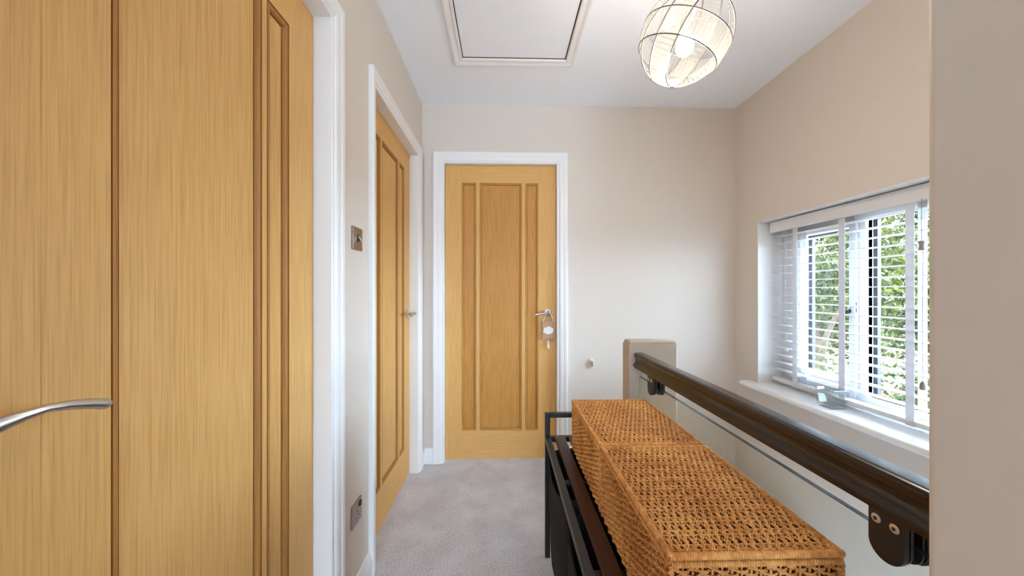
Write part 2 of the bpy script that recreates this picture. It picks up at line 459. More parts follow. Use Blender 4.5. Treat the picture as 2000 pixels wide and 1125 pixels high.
d1 = door('door_1', D1[1]-D1[0], (LF, D1[0], DB), PI/2, [(.2210, .5410, .9), (.5577, .6463, 1.1)], 'oak door nearest on the left with long lever handle', OAK, (.1437,))
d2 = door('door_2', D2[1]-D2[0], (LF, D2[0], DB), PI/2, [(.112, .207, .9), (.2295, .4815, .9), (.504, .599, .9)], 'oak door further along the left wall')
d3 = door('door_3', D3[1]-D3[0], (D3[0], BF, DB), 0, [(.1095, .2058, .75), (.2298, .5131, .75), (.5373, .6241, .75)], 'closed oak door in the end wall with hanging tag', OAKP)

def lever(parent, u, z, sign, pts, name='handle', rad=.026):
    """rose + neck + sweeping lever in the leaf's local frame"""
    ro = M(); ro.lathe([(rad*.9, -.0075), (rad, -.006), (rad, .0005)], (u, 0, z), 'y', 32)
    rose = ro.build('rose', NICKEL, parent, angle=40)
    h = M()
    h.tube([(u, -.004, z), (u, -.02, z), (u, -.042, z), (u+sign*.006, -.052, z+.001)], [.0085, .008, .008, .007], 14)
    P = [Vector((u+sign*a, -b, z+c)) for a, b, c, *_ in pts]
    h.tube(P, [p[3] for p in pts], 14, up=(0, 0, 1), ry=[p[4] for p in pts])
    ho = h.build(name, NICKEL, parent, angle=60)
    return ho
# nearest door: long arched lever seen from above-left; z=0 of rose is the spindle
lever(d1, .050, .994-DB, 1, [(-.004, .050, -.001, .0085, .0046), (.008, .053, .0010, .0088, .0042), (.020, .0555, .0045, .0080, .0040), (.036, .057, .0080, .0060, .0044), (.055, .0575, .0098, .0048, .0048),
      (.075, .0575, .0070, .0056, .0050), (.095, .057, .0020, .0066, .0052), (.110, .0565, -.003, .0072, .0052), (.1155, .0565, -.005, .0070, .005), (.1185, .0565, -.0062, .0050, .004), (.1195, .0565, -.0067, .002, .002)])
lever(d2, D2[1]-D2[0]-.055, .999-DB, -1, [(-.004, .050, .0, .0065, .0055), (.010, .053, .004, .0065, .0055), (.03, .056, .008, .006, .005), (.06, .057, .008, .0065, .005), (.09, .057, .003, .0075, .005), (.11, .0565, -.004, .0078, .005), (.1145, .0565, -.006, .004, .004)])
hx = .3011-D3[0]
lever(d3, hx, .9915-DB, -1, [(-.004, .050, .0, .0065, .0055), (.008, .053, .001, .0065, .0055), (.03, .055, -.001, .006, .005), (.05, .055, -.004, .0065, .005), (.075, .055, -.008, .0075, .005), (.088, .055, -.0105, .0078, .005), (.092, .055, -.0115, .004, .004)])

# ------------------------------------------------------------------ tag hanging on the end door's handle
t = empty('door_hanger', (.3011, BF-.045, .80))
tag(t, 'small tan card hanger with white cloud and tassel on end door handle', 'door hanger')
pl = M()
yq = BF-.012
poly = [(.2610, .937), (.3420, .937), (.3430, .801), (.3020, .822), (.2620, .806)]
pl.prism(poly, lambda u, v, tt: (u, tt, v), BF-.020, BF-.012)
pl.build('plaque', PLAQ, t, bevel=.001)
cl = M()
cpts = []
for i in range(48):
    a = 2*PI*i/48
    rr = .93 + .24*abs(math.sin(3*a+.5))**.7
    cpts.append((.3015+.0315*rr*math.cos(a), .874+.023*rr*math.sin(a)))
cl.prism(cpts, lambda u, v, tt: (u, tt, v), BF-.0245, BF-.0201)
cl.build('cloud', CLOUD, t, bevel=.001)
bd = M()
def bead(p, r): bd.lathe([(r*.35, -r*.95), (r*.8, -r*.6), (r, 0), (r*.8, r*.6), (r*.35, r*.95)], p, 'z', 10)
for (xa, za), (xb, zb) in (((.2675, .937), (.294, 1.0)), ((.3365, .937), (.308, 1.0))):
    for i in range(8):
        k = i/7; s = math.sin(k*PI)*.0
        bead((xa+(xb-xa)*k, BF-.016-.012*k, za+.004+(zb-za)*k), .0052)
for i in range(4):
    a = PI*(i+.5)/4
    bead((.301+.0075*math.cos(a), BF-.028, 1.003+.004*math.sin(a)), .005)
bd.build('bead_string', BEADM, t)
ts = M()
ts.tube([(.3022, BF-.016, .824), (.3022, BF-.016, .800)], .0012, 6)
ts.lathe([(.0015, .0), (.005, -.004), (.0055, -.010), (.004, -.013), (.0065, -.024), (.0095, -.046), (.0085, -.050)], (.3018, BF-.016, .802), 'z', 12)
ts.build('tassel', TASS, t)

# ------------------------------------------------------------------ switch, socket, small wall bracket
def plate(name, y0, y1, z0, z1, th=.007):
    m = M()
    c = .0015
    m.prism([(y0, z0), (y1, z0), (y1, z1), (y0, z1)], lambda u, v, tt: (WX+tt, u, v), 0, th)
    return m
t = empty('light_switch', (WX, 1.261, 1.289))
tag(t, 'square brushed steel toggle light switch on the left wall between doors', 'light switch')
plate('plate', 1.2205, 1.2995, 1.2885, 1.3715).build('plate', PLATEM, t, bevel=.0015)
s = M(); s.box(WX+.007, WX+.0085, 1.2535, 1.2685, 1.318, 1.346); s.build('toggle_slot', DARKP, t, bevel=.001)
s = M(); s.tube([(WX+.0085, 1.261, 1.338), (WX+.014, 1.261, 1.328), (WX+.021, 1.261, 1.319)], [.003, .0038, .0046], 12); s.build('toggle', CHROME, t)
t = empty('power_socket', (WX, 1.2557, .2965))
tag(t, 'brushed steel single power socket low on left wall under the light switch', 'socket')
plate('plate', 1.2165, 1.2955, .2945, .3745).build('plate', PLATEM, t, bevel=.0015)
s = M(); s.box(WX+.007, WX+.0105, 1.2715, 1.2835, .347, .366); s.build('rocker_switch', DARKP, t, bevel=.001)
s = M()
s.box(WX+.007, WX+.0076, 1.2535, 1.2575, .336, .3445); s.box(WX+.007, WX+.0076, 1.2405, 1.2475, .3185, .3225); s.box(WX+.007, WX+.0076, 1.2635, 1.2705, .3185, .3225)
s.build('pin_slots', DARKP, t)
for yy in (1.2215, 1.2905):
    s = M(); s.lathe([(.0026, .0), (.0026, .0006), (.002, .0011)], (WX+.007, yy, .3345), 'x', 12); s.build('screw', CHROME, t)

t = empty('wall_bracket', (.585, BY, .623))
tag(t, 'small white plastic gate bracket on the end wall right of the door', 'wall bracket')
s = M(); s.box(.5755, .6005, BY-.006, BY, .621, .685); s.build('back_plate', PLASW, t, bevel=.002)
s = M()
s.box(.5795, .5965, BY-.030, BY-.0055, .630, .634); s.box(.5795, .5965, BY-.030, BY-.0055, .671, .675); s.box(.5935, .5965, BY-.030, BY-.0055, .634, .671); s.box(.5795, .5815, BY-.016, BY-.0055, .634, .671)
s.build('cup', PLASW, t, bevel=.001)
for zz in (.6265, .6795):
    s = M(); s.lathe([(.003, .001), (.003, -.0012), (.002, -.0018)], (.588, BY-.006, zz), 'y', 12); s.build('screw', SCREW, t)

# ------------------------------------------------------------------ loft hatch
t = empty('loft_hatch', ((HX0+HX1)/2, (HY0+HY1)/2, H))
tag(t, 'white loft hatch with moulded frame in the ceiling', 'loft hatch')
m = M(); m.box(HX0+.004, HX1-.005, HY0+.004, HY1-.0008, H+.001, H+.02); m.build('panel', CEIL, t)
m = M()
HP = [(0, -.004), (0, .009), (.004, .012), (.012, .012), (.015, .009), (.026, .0105), (.034, .0155), (.043, .0165), (.047, .013), (.047, -.002)]
m.frame_loop([(HX0-a, HX1+a, HY0-a, HY1+a, d) for a, d in HP], lambda u, v, d: (u, v, H-d))
m.build('frame', TRIM, t, angle=25)
m = M()
for b in ((HX0, HX0+.002, HY0, HY1), (HX1-.002, HX1, HY0, HY1), (HX0, HX1, HY0, HY0+.002), (HX0, HX1, HY1-.002, HY1)): m.box(*b, H-.003, H+.1)
m.build('lining', HATCHD, t)

# ------------------------------------------------------------------ window
GX = 1.762                                    # glass plane
m = M()
XF, XS = 1.722, 1.713                         # frame face, opening sash face
yA0, yA1 = 1.643, 1.9228                      # glass of far casement
yB0, yB1 = 1.12, 1.5799                       # glass of near fixed light
zA0, zA1, zB0, zB1 = .690, 1.4535, .637, 1.4845
# outer frame: jambs, head, bottom, mullion
m.box(XF, GX-.004, yA1+.045, W1+.02, WB-.03, WT+.02); m.box(XF, GX-.004, W0-.02, yB0, WB-.03, WT+.02)
m.box(XF, GX-.004, yB0, yA1+.045, zB1, WT+.02); m.box(XF, GX-.004, yB0, yA1+.045, WB-.03, zB0)
m.box(XF, GX-.004, yB1, 1.612, zB0, zB1)
win = m.build('window_1', UPVC, origin=(XF, (W0+W1)/2, WB), bevel=.003)
structure(win, 'white window with two panes above the stairwell sill')
def ring(name, x0, x1, a0, a1, b0, b1, w, mtl, parent, bev=.003):
    """rectangular frame around the opening a0..a1, b0..b1"""
    m = M()
    for bx in ((a0-w, a0, b0-w, b1+w), (a1, a1+w, b0-w, b1+w), (a0, a1, b0-w, b0), (a0, a1, b1, b1+w)):
        m.box(x0, x1, bx[0], bx[1], bx[2], bx[3])
    return m.build(name, mtl, parent, bevel=bev)
sash = ring('casement', XS, GX-.004, yA0, yA1, zA0, zA1, .029, UPVC, win)
ring('glazing_bead', XF+.012, GX-.003, yB0+.0, yB1, zB0, zB1, .004, UPVC, win, .002)
m = M(); m.box(GX-.003, GX+.012, yA0-.006, yA1+.006, zA0-.006, zA1+.006); m.build('pane', WGLASS, win)
m = M(); m.box(GX-.003, GX+.012, yB0-.006, yB1+.006, zB0-.006, zB1+.006); m.build('pane', WGLASS, win)
m = M()
xo0, xo1 = GX+.0005, 1.797
for a0, a1, b0, b1 in ((yA0, yA1, zA0, zA1), (yB0, yB1, zB0, zB1)):
    w = .012
    for bx in ((a0-.03, a0, b0-.03, b1+.03), (a1, a1+.034, b0-.03, b1+.03), (a0, a1, b0-.03, b0-.0), (a0, a1, b1, b1+.03)):
        m.box(xo0+.012, xo1, *bx)
    for bx in ((a0-.005, a0+.004, b0, b1), (a1-.004, a1+.005, b0, b1), (a0, a1, b0-.005, b0+.006), (a0, a1, b1-.004, b1+.005)):
        m.box(xo0+.0125, xo0+.018, *bx)
m.box(xo0+.012, xo1-.01, yA1+.02, W1+.02, WB-.03, WT+.02); m.box(xo0+.012, xo1-.01, W0-.02, yB0-.02, WB-.03, WT+.02)
m.box(xo0+.012, xo1-.01, yB0-.02, yA1+.03, WB-.03, zB0-.02); m.box(xo0+.012, xo1-.01, yB0-.02, yA1+.03, zB1+.02, WT+.02)
m.box(xo0+.012, xo1-.01, yB1+.02, yA0-.01, zB0, zB1)
m.build('outer_frame', ANTH, win, bevel=.001)
# black casement handle and lock slots
m = M()
m.box(XS-.012, XS, 1.626, 1.640, 1.01, 1.07)
m.tube([(XS-.010, 1.634, 1.04), (XS-.026, 1.636, 1.040), (XS-.034, 1.642, 1.030), (XS-.036, 1.646, 1.010), (XS-.036, 1.648, .975)], [.009, .009, .009, .007, .006], 12)
m.build('handle', DARKP, win, bevel=.002)
m = M(); m.box(XS-.0012, XS+.003, 1.6145, 1.6185, 1.062, 1.084); m.box(XS-.0012, XS+.003, 1.6145, 1.6185, 1.036, 1.056)
m.build('lock_slot', DARKP, win)
# internal sill board with a rounded nose and a horn past the reveal
NXs = 1.4965
nose = [(RX+.16, WB), (NXs+.013, WB)] + [(NXs+.0135-.0135*math.sin(a), WB-.0145+.0145*math.cos(a)) for a in [PI*i/10 for i in range(1, 10)]] + [(NXs+.0135, WB-.029), (RX+.16, WB-.029)]
m = M()
m.prism(nose, lambda u, v, tt: (u, tt, v), W0-.06, W1, 0)
hn = [(RX, WB), (NXs+.013, WB)] + nose[2:-2] + [(NXs+.0135, WB-.029), (RX, WB-.029)]
m.prism(hn, lambda u, v, tt: (u, tt, v), W1, 2.131, 0)
m.build('sill', SILLP, win, angle=30)
# plastered reveal (painted white)
m = M()
m.box(RX+.0005, XF+.002, W1-.0015, W1+.004, WB, WT); m.box(RX+.0005, XF+.002, W0-.004, W0+.0015, WB, WT); m.box(RX+.0005, XF+.002, W0, W1, WT-.0015, WT+.004)
m.build('reveal', TRIM, win)

# ------------------------------------------------------------------ venetian blind
BL = empty('venetian_blind', (1.672, 1.55, WT))
tag(BL, 'white wooden venetian blind with ladder tapes lowered in the window', 'blind')
y0, y1 = 1.06, 2.052
XB0, XB1 = 1.648, 1.698
vp = [(1.634, 1.556), (1.634, 1.5), (1.636, 1.496), (1.640, 1.4935), (1.646, 1.4935), (1.646, 1.556)]
m = M(); m.prism(vp, lambda u, v, tt: (u, tt, v), y0-.004, 2.0535); m.build('valance', BLINDW, BL, angle=25)
m = M(); m.box(1.650, 1.700, y0, y1, 1.515, 1.5555); m.build('headrail', BLINDW, BL, bevel=.002)
slm = None
zs = [1.157+.0445*k for k in range(-11, 8)]
for k, z in enumerate(zs):
    if slm is None:
        m = M()
        sec = [(XB0, -.0013), (XB0+.001, -.0018), (XB1-.001, -.0018), (XB1, -.0013), (XB1, .0008), (XB1-.001, .0013), (1.673, .0022), (XB0+.001, .0013), (XB0, .0008)]
        m.prism(sec, lambda u, v, tt: (u-1.673, tt-(y0+y1)/2, v), y0, y1)
        o = m.build('slat', BLINDW, BL, origin=(0, 0, 0), angle=30); slm = o.data
    else:
        o = bpy.data.objects.new('slat', slm); COL.objects.link(o); o.parent = BL
    o.location = (1.673-BL.location.x, (y0+y1)/2-BL.location.y, z-BL.location.z)
    o.rotation_euler = (0, rng.uniform(-.012, .012), 0)
m = M(); m.box(XB0-.001, XB1+.001, y0, y1, .596, .616); m.build('bottom_rail', BLINDW, BL, bevel=.004, seg=3)
for yc in (1.10, 1.342, 1.6205, 1.888):
    if yc < 1.2: continue
    m = M(); w = .0155
    for xx in (XB0-.0022, XB1+.0010):
        m.box(xx, xx+.0012, yc-w, yc+w, .594, 1.515)
    for z in zs: m.box(XB0-.002, XB1+.002, yc-w, yc-w+.004, z-.0032, z-.0022)
    m.box(XB0-.0022, XB1+.0022, yc-w, yc+w, .5935, .5950)
    m.build('ladder_tape', TAPEM, BL)
def tassel(y, z, x, zt, mtl, shape, r0=.0085):
    m = M(); m.tube([(x, y, z+.012), (x, y+.001, (z+zt)/2), (x, y, zt)], .0009, 6)
    c = m.build('cord', CORDM if mtl is TASSELM else TAPEM, BL)
    m = M()
    if shape == 'acorn': pr = [(.003, .017), (.006, .012), (.0085, .004), (.0095, -.006), (.0085, -.014), (.004, -.016)]
    elif shape == 'spool': pr = [(.004, .019), (.0098, .017), (.0098, .012), (.0078, .006), (.0072, 0), (.0078, -.008), (.0098, -.014), (.0096, -.018), (.004, -.02)]
    else: pr = [(.0015, .011), (.004, .007), (.0052, 0), (.0045, -.007), (.002, -.009)]
    m.lathe(pr, (x, y, z), 'z', 18); m.build('tassel', mtl, c if False else BL)
tassel(1.2905, 1.317, 1.631, 1.50, TASSELM, 'spool')
tassel(1.2875, .770, 1.6315, 1.30, TASSELM, 'acorn')
tassel(1.924, .800, 1.632, 1.497, PLASW, 'drop'); tassel(1.936, .797, 1.632, 1.497, PLASW, 'drop')

# ------------------------------------------------------------------ glass holder on the sill
m = M()
cx, cy, zb = 1.5935, 1.618, WB
def sq(h, z, rr=.006, n=4):
    out = []
    for sx, sy, a0 in ((1, 1, 0), (-1, 1, PI/2), (-1, -1, PI), (1, -1, 1.5*PI)):
        for i in range(n+1):
            a = a0+PI/2*i/n
            out.append((cx+sx*(h-rr)+rr*math.cos(a), cy+sy*(h-rr)+rr*math.sin(a), z))
    return out
loops = [sq(.036, zb+.0005, .005), sq(.0385, zb+.003, .006), sq(.0455, zb+.090, .007), sq(.0448, zb+.0925, .007), sq(.0418, zb+.0925, .006), sq(.0408, zb+.090, .006), sq(.0345, zb+.020, .006), sq(.032, zb+.0165, .006)]
n = len(loops[0]); vs = [p for l in loops for p in l]; fs = []
for i in range(len(loops)-1):
    for j in range(n): fs.append((i*n+j, i*n+(j+1) % n, (i+1)*n+(j+1) % n, (i+1)*n+j))
fs.append(tuple(reversed(range(n)))); fs.append(tuple((len(loops)-1)*n+j for j in range(n)))
m.add(vs, fs)
o = m.build('candle_holder', CUPG, origin=(cx, cy, zb), angle=40)
tag(o, 'clear square tapered glass tealight holder standing on the window sill', 'candle holder')

# ------------------------------------------------------------------ newel post
PX0, PX1, PY0, PY1 = .5395, .7484, 1.450, 1.532
t = empty('newel_post', ((PX0+PX1)/2, (PY0+PY1)/2, 0))
tag(t, 'wide taupe painted newel post at the far end of the balustrade', 'newel post')
m = M(); m.box(PX0, PX1, PY0, PY1, -.25, .905); m.build('shaft', POSTP, t, bevel=.004, seg=3)
m = M()
rr = []
for a, z in ((.0, .9052), (.0, .9072), (.0055, .9085), (.0060, .9100), (.0045, .9125), (.0045, .916), (.0065, .921), (.011, .9248), (.017, .9262), (.02, .9264)):
    rr.append((PX0+a, PX1-a, PY0+a, PY1-a, z))
m.frame_loop(rr, lambda u, v, d: (u, v, d)); k = len(m.v)
m.f.append((k-4, k-3, k-2, k-1)); m.m.append(0); m.f.append((3, 2, 1, 0)); m.m.append(0)
m.build('cap', POSTP, t, angle=50)

# ------------------------------------------------------------------ handrail with glass clamps
HXL, HXR, HT, HB = .5541, .6105, .8745, .8108
t = empty('handrail', ((HXL+HXR)/2, PY0, HB))
tag(t, 'dark brown stained wooden handrail running towards the window wall', 'handrail')
w = HXR-HXL
half = [(.0, .0), (.0, .004), (-.002, .006), (-.0055, .008), (-.0055, .013), (-.002, .018), (.004, .024), (.0065, .030), (.006, .037), (.002, .044), (-.001, .050), (-.001, .057), (.002, .0615), (.007, .0637)]
left = [(HXL+.001+a, HB+b) for a, b in half]
left = [(max(p[0], HXL), p[1]) for p in left]
left = [(HXL+.0065+a, HB+b) for a, b in half]
xm = (HXL+HXR)/2
right = [(2*xm-p[0], p[1]) for p in reversed(left)]
top = [(xm-w*.25, HT+.0008), (xm, HT+.0013), (xm+w*.25, HT+.0008)]
m = M(); m.prism(left+top+right, lambda u, v, tt: (u, tt, v), NY-.004, PY0+.001)
m.build('rail', RAILW, t, angle=32)
GXL, GXR, GT = .5830, .5930, .7734
def clamp(yc):
    w2, z1, zc = .0237, HB+.006, .7625
    def dsh(x0, x1, mm, sc=1.0, z1=z1):
        pts = [(yc-w2*sc, z1), (yc+w2*sc, z1)] + [(yc+w2*sc*math.cos(a), zc-w2*sc*math.sin(a)) for a in [PI*i/16 for i in range(0, 17)]]
        mm.prism(pts, lambda u, v, tt: (tt, u, v), x0, x1)
    b = M(); dsh(.5640, .5725, b); dsh(GXR+.0105, GXR+.019, b)
    root = b.build('clamp', BLACKM, t, bevel=.0012)
    root['_local'] = 0
    rb = M()
    for i in range(3):
        x = .5727+.0035*i; dsh(x, x+.003, rb, .93 if i % 2 else .86, z1-.004)
        x = GXR+.0003+.0035*i; dsh(x, x+.003, rb, .93 if i % 2 == 0 else .86, z1-.004)
    # children of the clamp: clamp sits at t's origin, keep vertices relative to t
    ro = rb.build('rubber_pad', DARKP, None, origin=t.location); ro.location = (0, 0, 0); ro.parent = root
    for dy in (-.0125, .0120):
        s = M()
        s.lathe([(.0066, 0), (.0066, -.0008), (.0052, -.0016), (.003, -.0018)], (.564, yc+dy, .7965), 'x', 20, 0)
        so = s.build('screw', SCREW, None, origin=t.location); so.location = (0, 0, 0); so.parent = root
        s = M(); s.lathe([(.0028, -.0008), (.0028, -.0021)], (.564, yc+dy, .7965), 'x', 6, 0)
        s2 = s.build('screw_recess', DARKP, None, origin=t.location); s2.location = (0, 0, 0); s2.parent = root
clamp(.4905); clamp(1.300)

m = M(); m.box(GXL, GXR, NY-.004, PY0-.001, -.2, GT-.0015)
o = m.build('glass_panel', GLASS, origin=((GXL+GXR)/2, 1.0, -.2))
tag(o, 'clear glass balustrade panel below the dark handrail', 'glass panel')
m = M(); m.box(GXL+.0004, GXR-.0004, NY-.004, PY0-.001, GT-.0013, GT); m.build('top_edge', GEDGE, o)

# ------------------------------------------------------------------ bench
bx0, bx1, by0, by1, bz = .1788, .535, .432, 1.473, .52
t = empty('storage_bench', ((bx0+bx1)/2, (by0+by1)/2, 0))
tag(t, 'black metal bench with dark wooden slats and hanging fabric pockets', 'bench')
tb = .0215
m = M()
for y in (by0, by1-tb):
    m.box(bx0, bx0+tb, y, y+tb, 0, .617); m.box(bx1-tb, bx1, y, y+tb, 0, .617)
    m.box(bx0+tb, bx1-tb, y, y+tb, .617-tb*.9, .617)
    m.box(bx0+tb, bx1-tb, y, y+tb, bz-.026, bz-.004)
m.box(bx0, bx0+tb, by0+tb, by1-tb, bz-.024, bz+.001); m.box(bx1-tb*.8, bx1, by0+tb, by1-tb, bz-.024, bz+.001)
for y in (.75, 1.12): m.box(bx0+tb, bx1-tb, y, y+.02, bz-.024, bz-.0135)
m.build('frame', BLACKM, t, bevel=.002)
sm = None
for i in range(5):
    x0 = .2182+.0592*i
    if sm is None:
        m = M(); m.box(-.0219, .0219, -(by1-by0-2*tb)/2+.002, (by1-by0-2*tb)/2-.002, -.0125, .0)
        o = m.build('slat', SLATW, t, origin=(0, 0, 0), bevel=.002); sm = o
    else:
        o = sm.copy(); COL.objects.link(o); o.parent = t
    o.location = (x0+.0219-t.location.x, 0, bz-t.location.z)
# hanging pockets: open topped fabric bags slung along the left rail
def pocket(ya, yb, x0=.1835, x1=.43, ztop=.497, zbot=.09):
    NU, NZ = 48, 18
    V = []; F = []
    for kz in range(NZ+1):
        f = kz/NZ
        for ku in range(NU):
            a = 2*PI*ku/NU
            c, s = math.cos(a), math.sin(a)
            sgn = lambda v: (1 if v >= 0 else -1)
            e = .42
            px = sgn(c)*abs(c)**e; py = sgn(s)*abs(s)**e
            bul = 1-.04*(1-f)**2 + .015*math.sin(5*a+9*f)
            X = (x0+x1)/2 + (x1-x0)/2*px*(1 if px > 0 else bul*(1+.03*math.sin(a*3)))
            Y = (ya+yb)/2 + (yb-ya)/2*py*(bul if f < .98 else .97)
            sag = .035*(1-abs(py)**2) if px < .3 else 0       # front lip droops between its hooks
            Zt = ztop - sag
            X += (-.006*math.sin(PI*f) + .012*(f**6)*(1-abs(py)**2)*.0) if px < 0 else 0
            X -= (.012*(f**8)*(1-abs(py)**2)) if px < -.5 else 0
            V.append((X, Y, zbot + (Zt-zbot)*f))
    for kz in range(NZ):
        for ku in range(NU):
            k2 = (ku+1) % NU
            F.append((kz*NU+ku, kz*NU+k2, (kz+1)*NU+k2, (kz+1)*NU+ku))
    F.append(tuple(reversed(range(NU))))
    m = M(); m.add(V, F)
    o = m.build('fabric_pocket', FABRIC, t, angle=70)
    so = o.modifiers.new('cloth', 'SOLIDIFY'); so.thickness = .003; so.offset = -1
    m = M(); m.tube([V[NZ*NU+k] for k in range(NU)], .0028, 8, closed=True)
    h = m.build('hem', FABRIC, None, origin=t.location); h.location = (0, 0, 0); h.parent = o
pocket(1.03, 1.388); pocket(.64, .99)

# ------------------------------------------------------------------ woven baskets
def strand(P, up, side, rad, helix, pitch, n=4, phase=0.0):
    """two plies twisted round the centre path P (k,3). up/side are unit vectors (3,)"""
    k = len(P)
    d = np.r_[0, np.cumsum(np.linalg.norm(np.diff(P, axis=0), axis=1))]
    out = []
    for ply in (0, PI):
        a = 2*PI*d/pitch + phase + ply
        C = P + helix*(np.cos(a)[:, None]*up + np.sin(a)[:, None]*side)
        q = 2*PI*np.arange(n)/n
        V = C[:, None, :] + rad*(np.cos(q)[None, :, None]*up + np.sin(q)[None, :, None]*side)
        out.append(V.reshape(-1, 3))
    i = np.arange(k-1)[:, None]*n; j = np.arange(n)[None, :]
    f = np.stack([i+j, i+(j+1) % n, i+n+(j+1) % n, i+n+j], -1).reshape(-1, 4)
    return np.concatenate(out), np.concatenate([f, f+k*n])
class Big:
    def __init__(s): s.V = []; s.F = []; s.n = 0
    def add(s, V, F): s.V.append(V); s.F.append(F+s.n); s.n += len(V)
    def out(s): return np.concatenate(s.V), np.concatenate(s.F)
def weave_face(B, o, u, v, nrm, Lu, Lv, pv=.0072, pu=.0165, amp=.0038, seg=.0026, edge=.004, pair=.5):
    """strands run along u, stacked along v; stakes run along v"""
    o, u, v, nrm = (np.array(a, float) for a in (o, u, v, nrm))
    nv = max(1, int(round(Lv/pv))); nu = 2*int(round(Lu/pu/2)); pu = Lu/nu; pv = Lv/nv
    wp = np.array([(2*(j//2)+.5+(pair*2-1)*.5+(2*pair*(j % 2)))*pu if False else (2*(j//2)+1+(pair if j % 2 else -pair))*pu for j in range(nu)])
    wx = np.r_[wp[0]-pu, wp, wp[-1]+pu]; wi = np.arange(-1, nu+1)
    k = int(Lu/seg)
    s = np.linspace(edge, Lu-edge, k)
    for i in range(nv):
        c = (i+.5)*pv + nrg.normal(0, .0003)
        ph = PI*i
        ix = np.interp(s, wx, wi)
        a = amp*np.cos(PI*ix+ph)
        a = np.where(a > 0, np.abs(a/amp)**.75*amp*.75, -np.abs(a/amp)**1.25*amp*1.25)
        side = .0006*np.sin(PI*ix+ph) + .0005*np.sin(s*60+i*1.7)
        hgt = a + .0007*np.sin(s*31+i*2.1) - .0006
        P = o + s[:, None]*u + (c+side)[:, None]*v + hgt[:, None]*nrm
        B.add(*strand(P, nrm, v, .00185+nrg.normal(0, .00006), .00160, .0135+nrg.normal(0, .0006), 4, nrg.uniform(0, 6.28)))
    for j in range(nu):
        s2 = np.linspace(0, Lv, 24)
        P = o + wp[j]*u + s2[:, None]*v - .0012*nrm
        B.add(*strand(P, nrm, u, .0017, .0011, .02, 4))
def wrapped_edge(B, a, b, up, side, rad=.0052, wrap=.0042):
    """border stick wrapped by a rope coil"""
    a, b = np.array(a, float), np.array(b, float); L = np.linalg.norm(b-a); t = (b-a)/L
    per = 8; k = int(L/wrap)*per
    s = np.linspace(0, L, k); ang = 2*PI*s/wrap
    P = a + s[:, None]*t + (rad-.0016)*(np.cos(ang)[:, None]*up + np.sin(ang)[:, None]*side)
    n = 5; q = 2*PI*np.arange(n)/n
    rd = np.cos(ang)[:, None]*np.array(up) + np.sin(ang)[:, None]*np.array(side)
    V = P[:, None, :] + .0024*(np.cos(q)[None, :, None]*rd[:, None, :] + np.sin(q)[None, :, None]*t)
    i = np.arange(k-1)[:, None]*n; j = np.arange(n)[None, :]
    F = np.stack([i+j, i+(j+1) % n, i+n+(j+1) % n, i+n+j], -1).reshape(-1, 4)
    B.add(V.reshape(-1, 3), F)
BW, BLn, BH = .292, .391, .194
def box_arrays(x0, x1, y0, y1, z0, z1):
    V = np.array([(x, y, z) for x in (x0, x1) for y in (y0, y1) for z in (z0, z1)], float)
    F = np.array([(0,1,3,2),(4,6,7,5),(0,4,5,1),(2,3,7,6),(0,2,6,4),(1,5,7,3)])
    return V, F
X, Y, Z = np.eye(3)
hx_, hy_ = BW/2, BLn/2
zl = .1755                                            # top of the body, lid sits on it
body = Big()
s_ = .0035                                            # inset of the woven skin
weave_face(body, (-hx_+s_, -hy_, .004), Y, Z, -X, BLn, zl-.006)
weave_face(body, (hx_-s_, -hy_, .004), Y, Z, X, BLn, zl-.006)
weave_face(body, (-hx_, -hy_+s_, .004), X, Z, -Y, BW, zl-.006)
weave_face(body, (-hx_, hy_-s_, .004), X, Z, Y, BW, zl-.006)
for a, b in (((-hx_+.004, -hy_+.004), (hx_-.004, -hy_+.004)), ((-hx_+.004, hy_-.004), (hx_-.004, hy_-.004))):
    wrapped_edge(body, (*a, zl), (*b, zl), Z, Y)
for a, b in (((-hx_+.004, -hy_+.004), (-hx_+.004, hy_-.004)), ((hx_-.004, -hy_+.004), (hx_-.004, hy_-.004))):
    wrapped_edge(body, (*a, zl), (*b, zl), Z, X)
for sx in (-1, 1):
    for sy in (-1, 1):
        p = (sx*(hx_-.0035), sy*(hy_-.0035))
        for q in (0,): 
            s2 = np.linspace(.003, zl, 70); P = np.c_[np.full(70, p[0]), np.full(70, p[1]), s2]
            body.add(*strand(P, X, Y, .0026, .0020, .016, 5))
nb = body.n
lid = Big()
weave_face(lid, (-hx_+.004, -hy_+.004, BH-.0045), Y, X, Z, BLn-.008, BW-.008, pv=.0071, pu=.0180, amp=.0027, seg=.0024, pair=.32)
zt = BH-.0062
for sy in (-1, 1): wrapped_edge(lid, (-hx_+.002, sy*(hy_-.0045), zt), (hx_-.002, sy*(hy_-.0045), zt), Z, Y, .0058)
for sx in (-1, 1): wrapped_edge(lid, (sx*(hx_-.0045), -hy_+.002, zt), (sx*(hx_-.0045), hy_-.002, zt), Z, X, .0058)
def with_core(B, bx):
    V, F = B.out(); n = len(V); k = len(F)
    V2, F2 = box_arrays(*bx)
    return np.concatenate([V, V2]), np.concatenate([F, F2+n]), np.r_[np.zeros(k), np.ones(6)]
bV, bF, bM = with_core(body, (-hx_+.0075, hx_-.0075, -hy_+.0075, hy_-.0075, .002, zl-.004))
lV, lF, lM = with_core(lid, (-hx_+.007, hx_-.007, -hy_+.007, hy_-.007, zl+.004, BH-.0074))
bk = empty('wicker_basket', (.4145, 1.1395, bz))
tag(bk, 'woven tan rope basket with lid at the far end of the bench', 'basket', 'lidded baskets on the bench')
b1 = big_mesh('body', bV, bF, [ROPE, BASKIN], bk, bM)
b2 = big_mesh('lid', lV, lF, [ROPE, BASKIN], bk, lM)
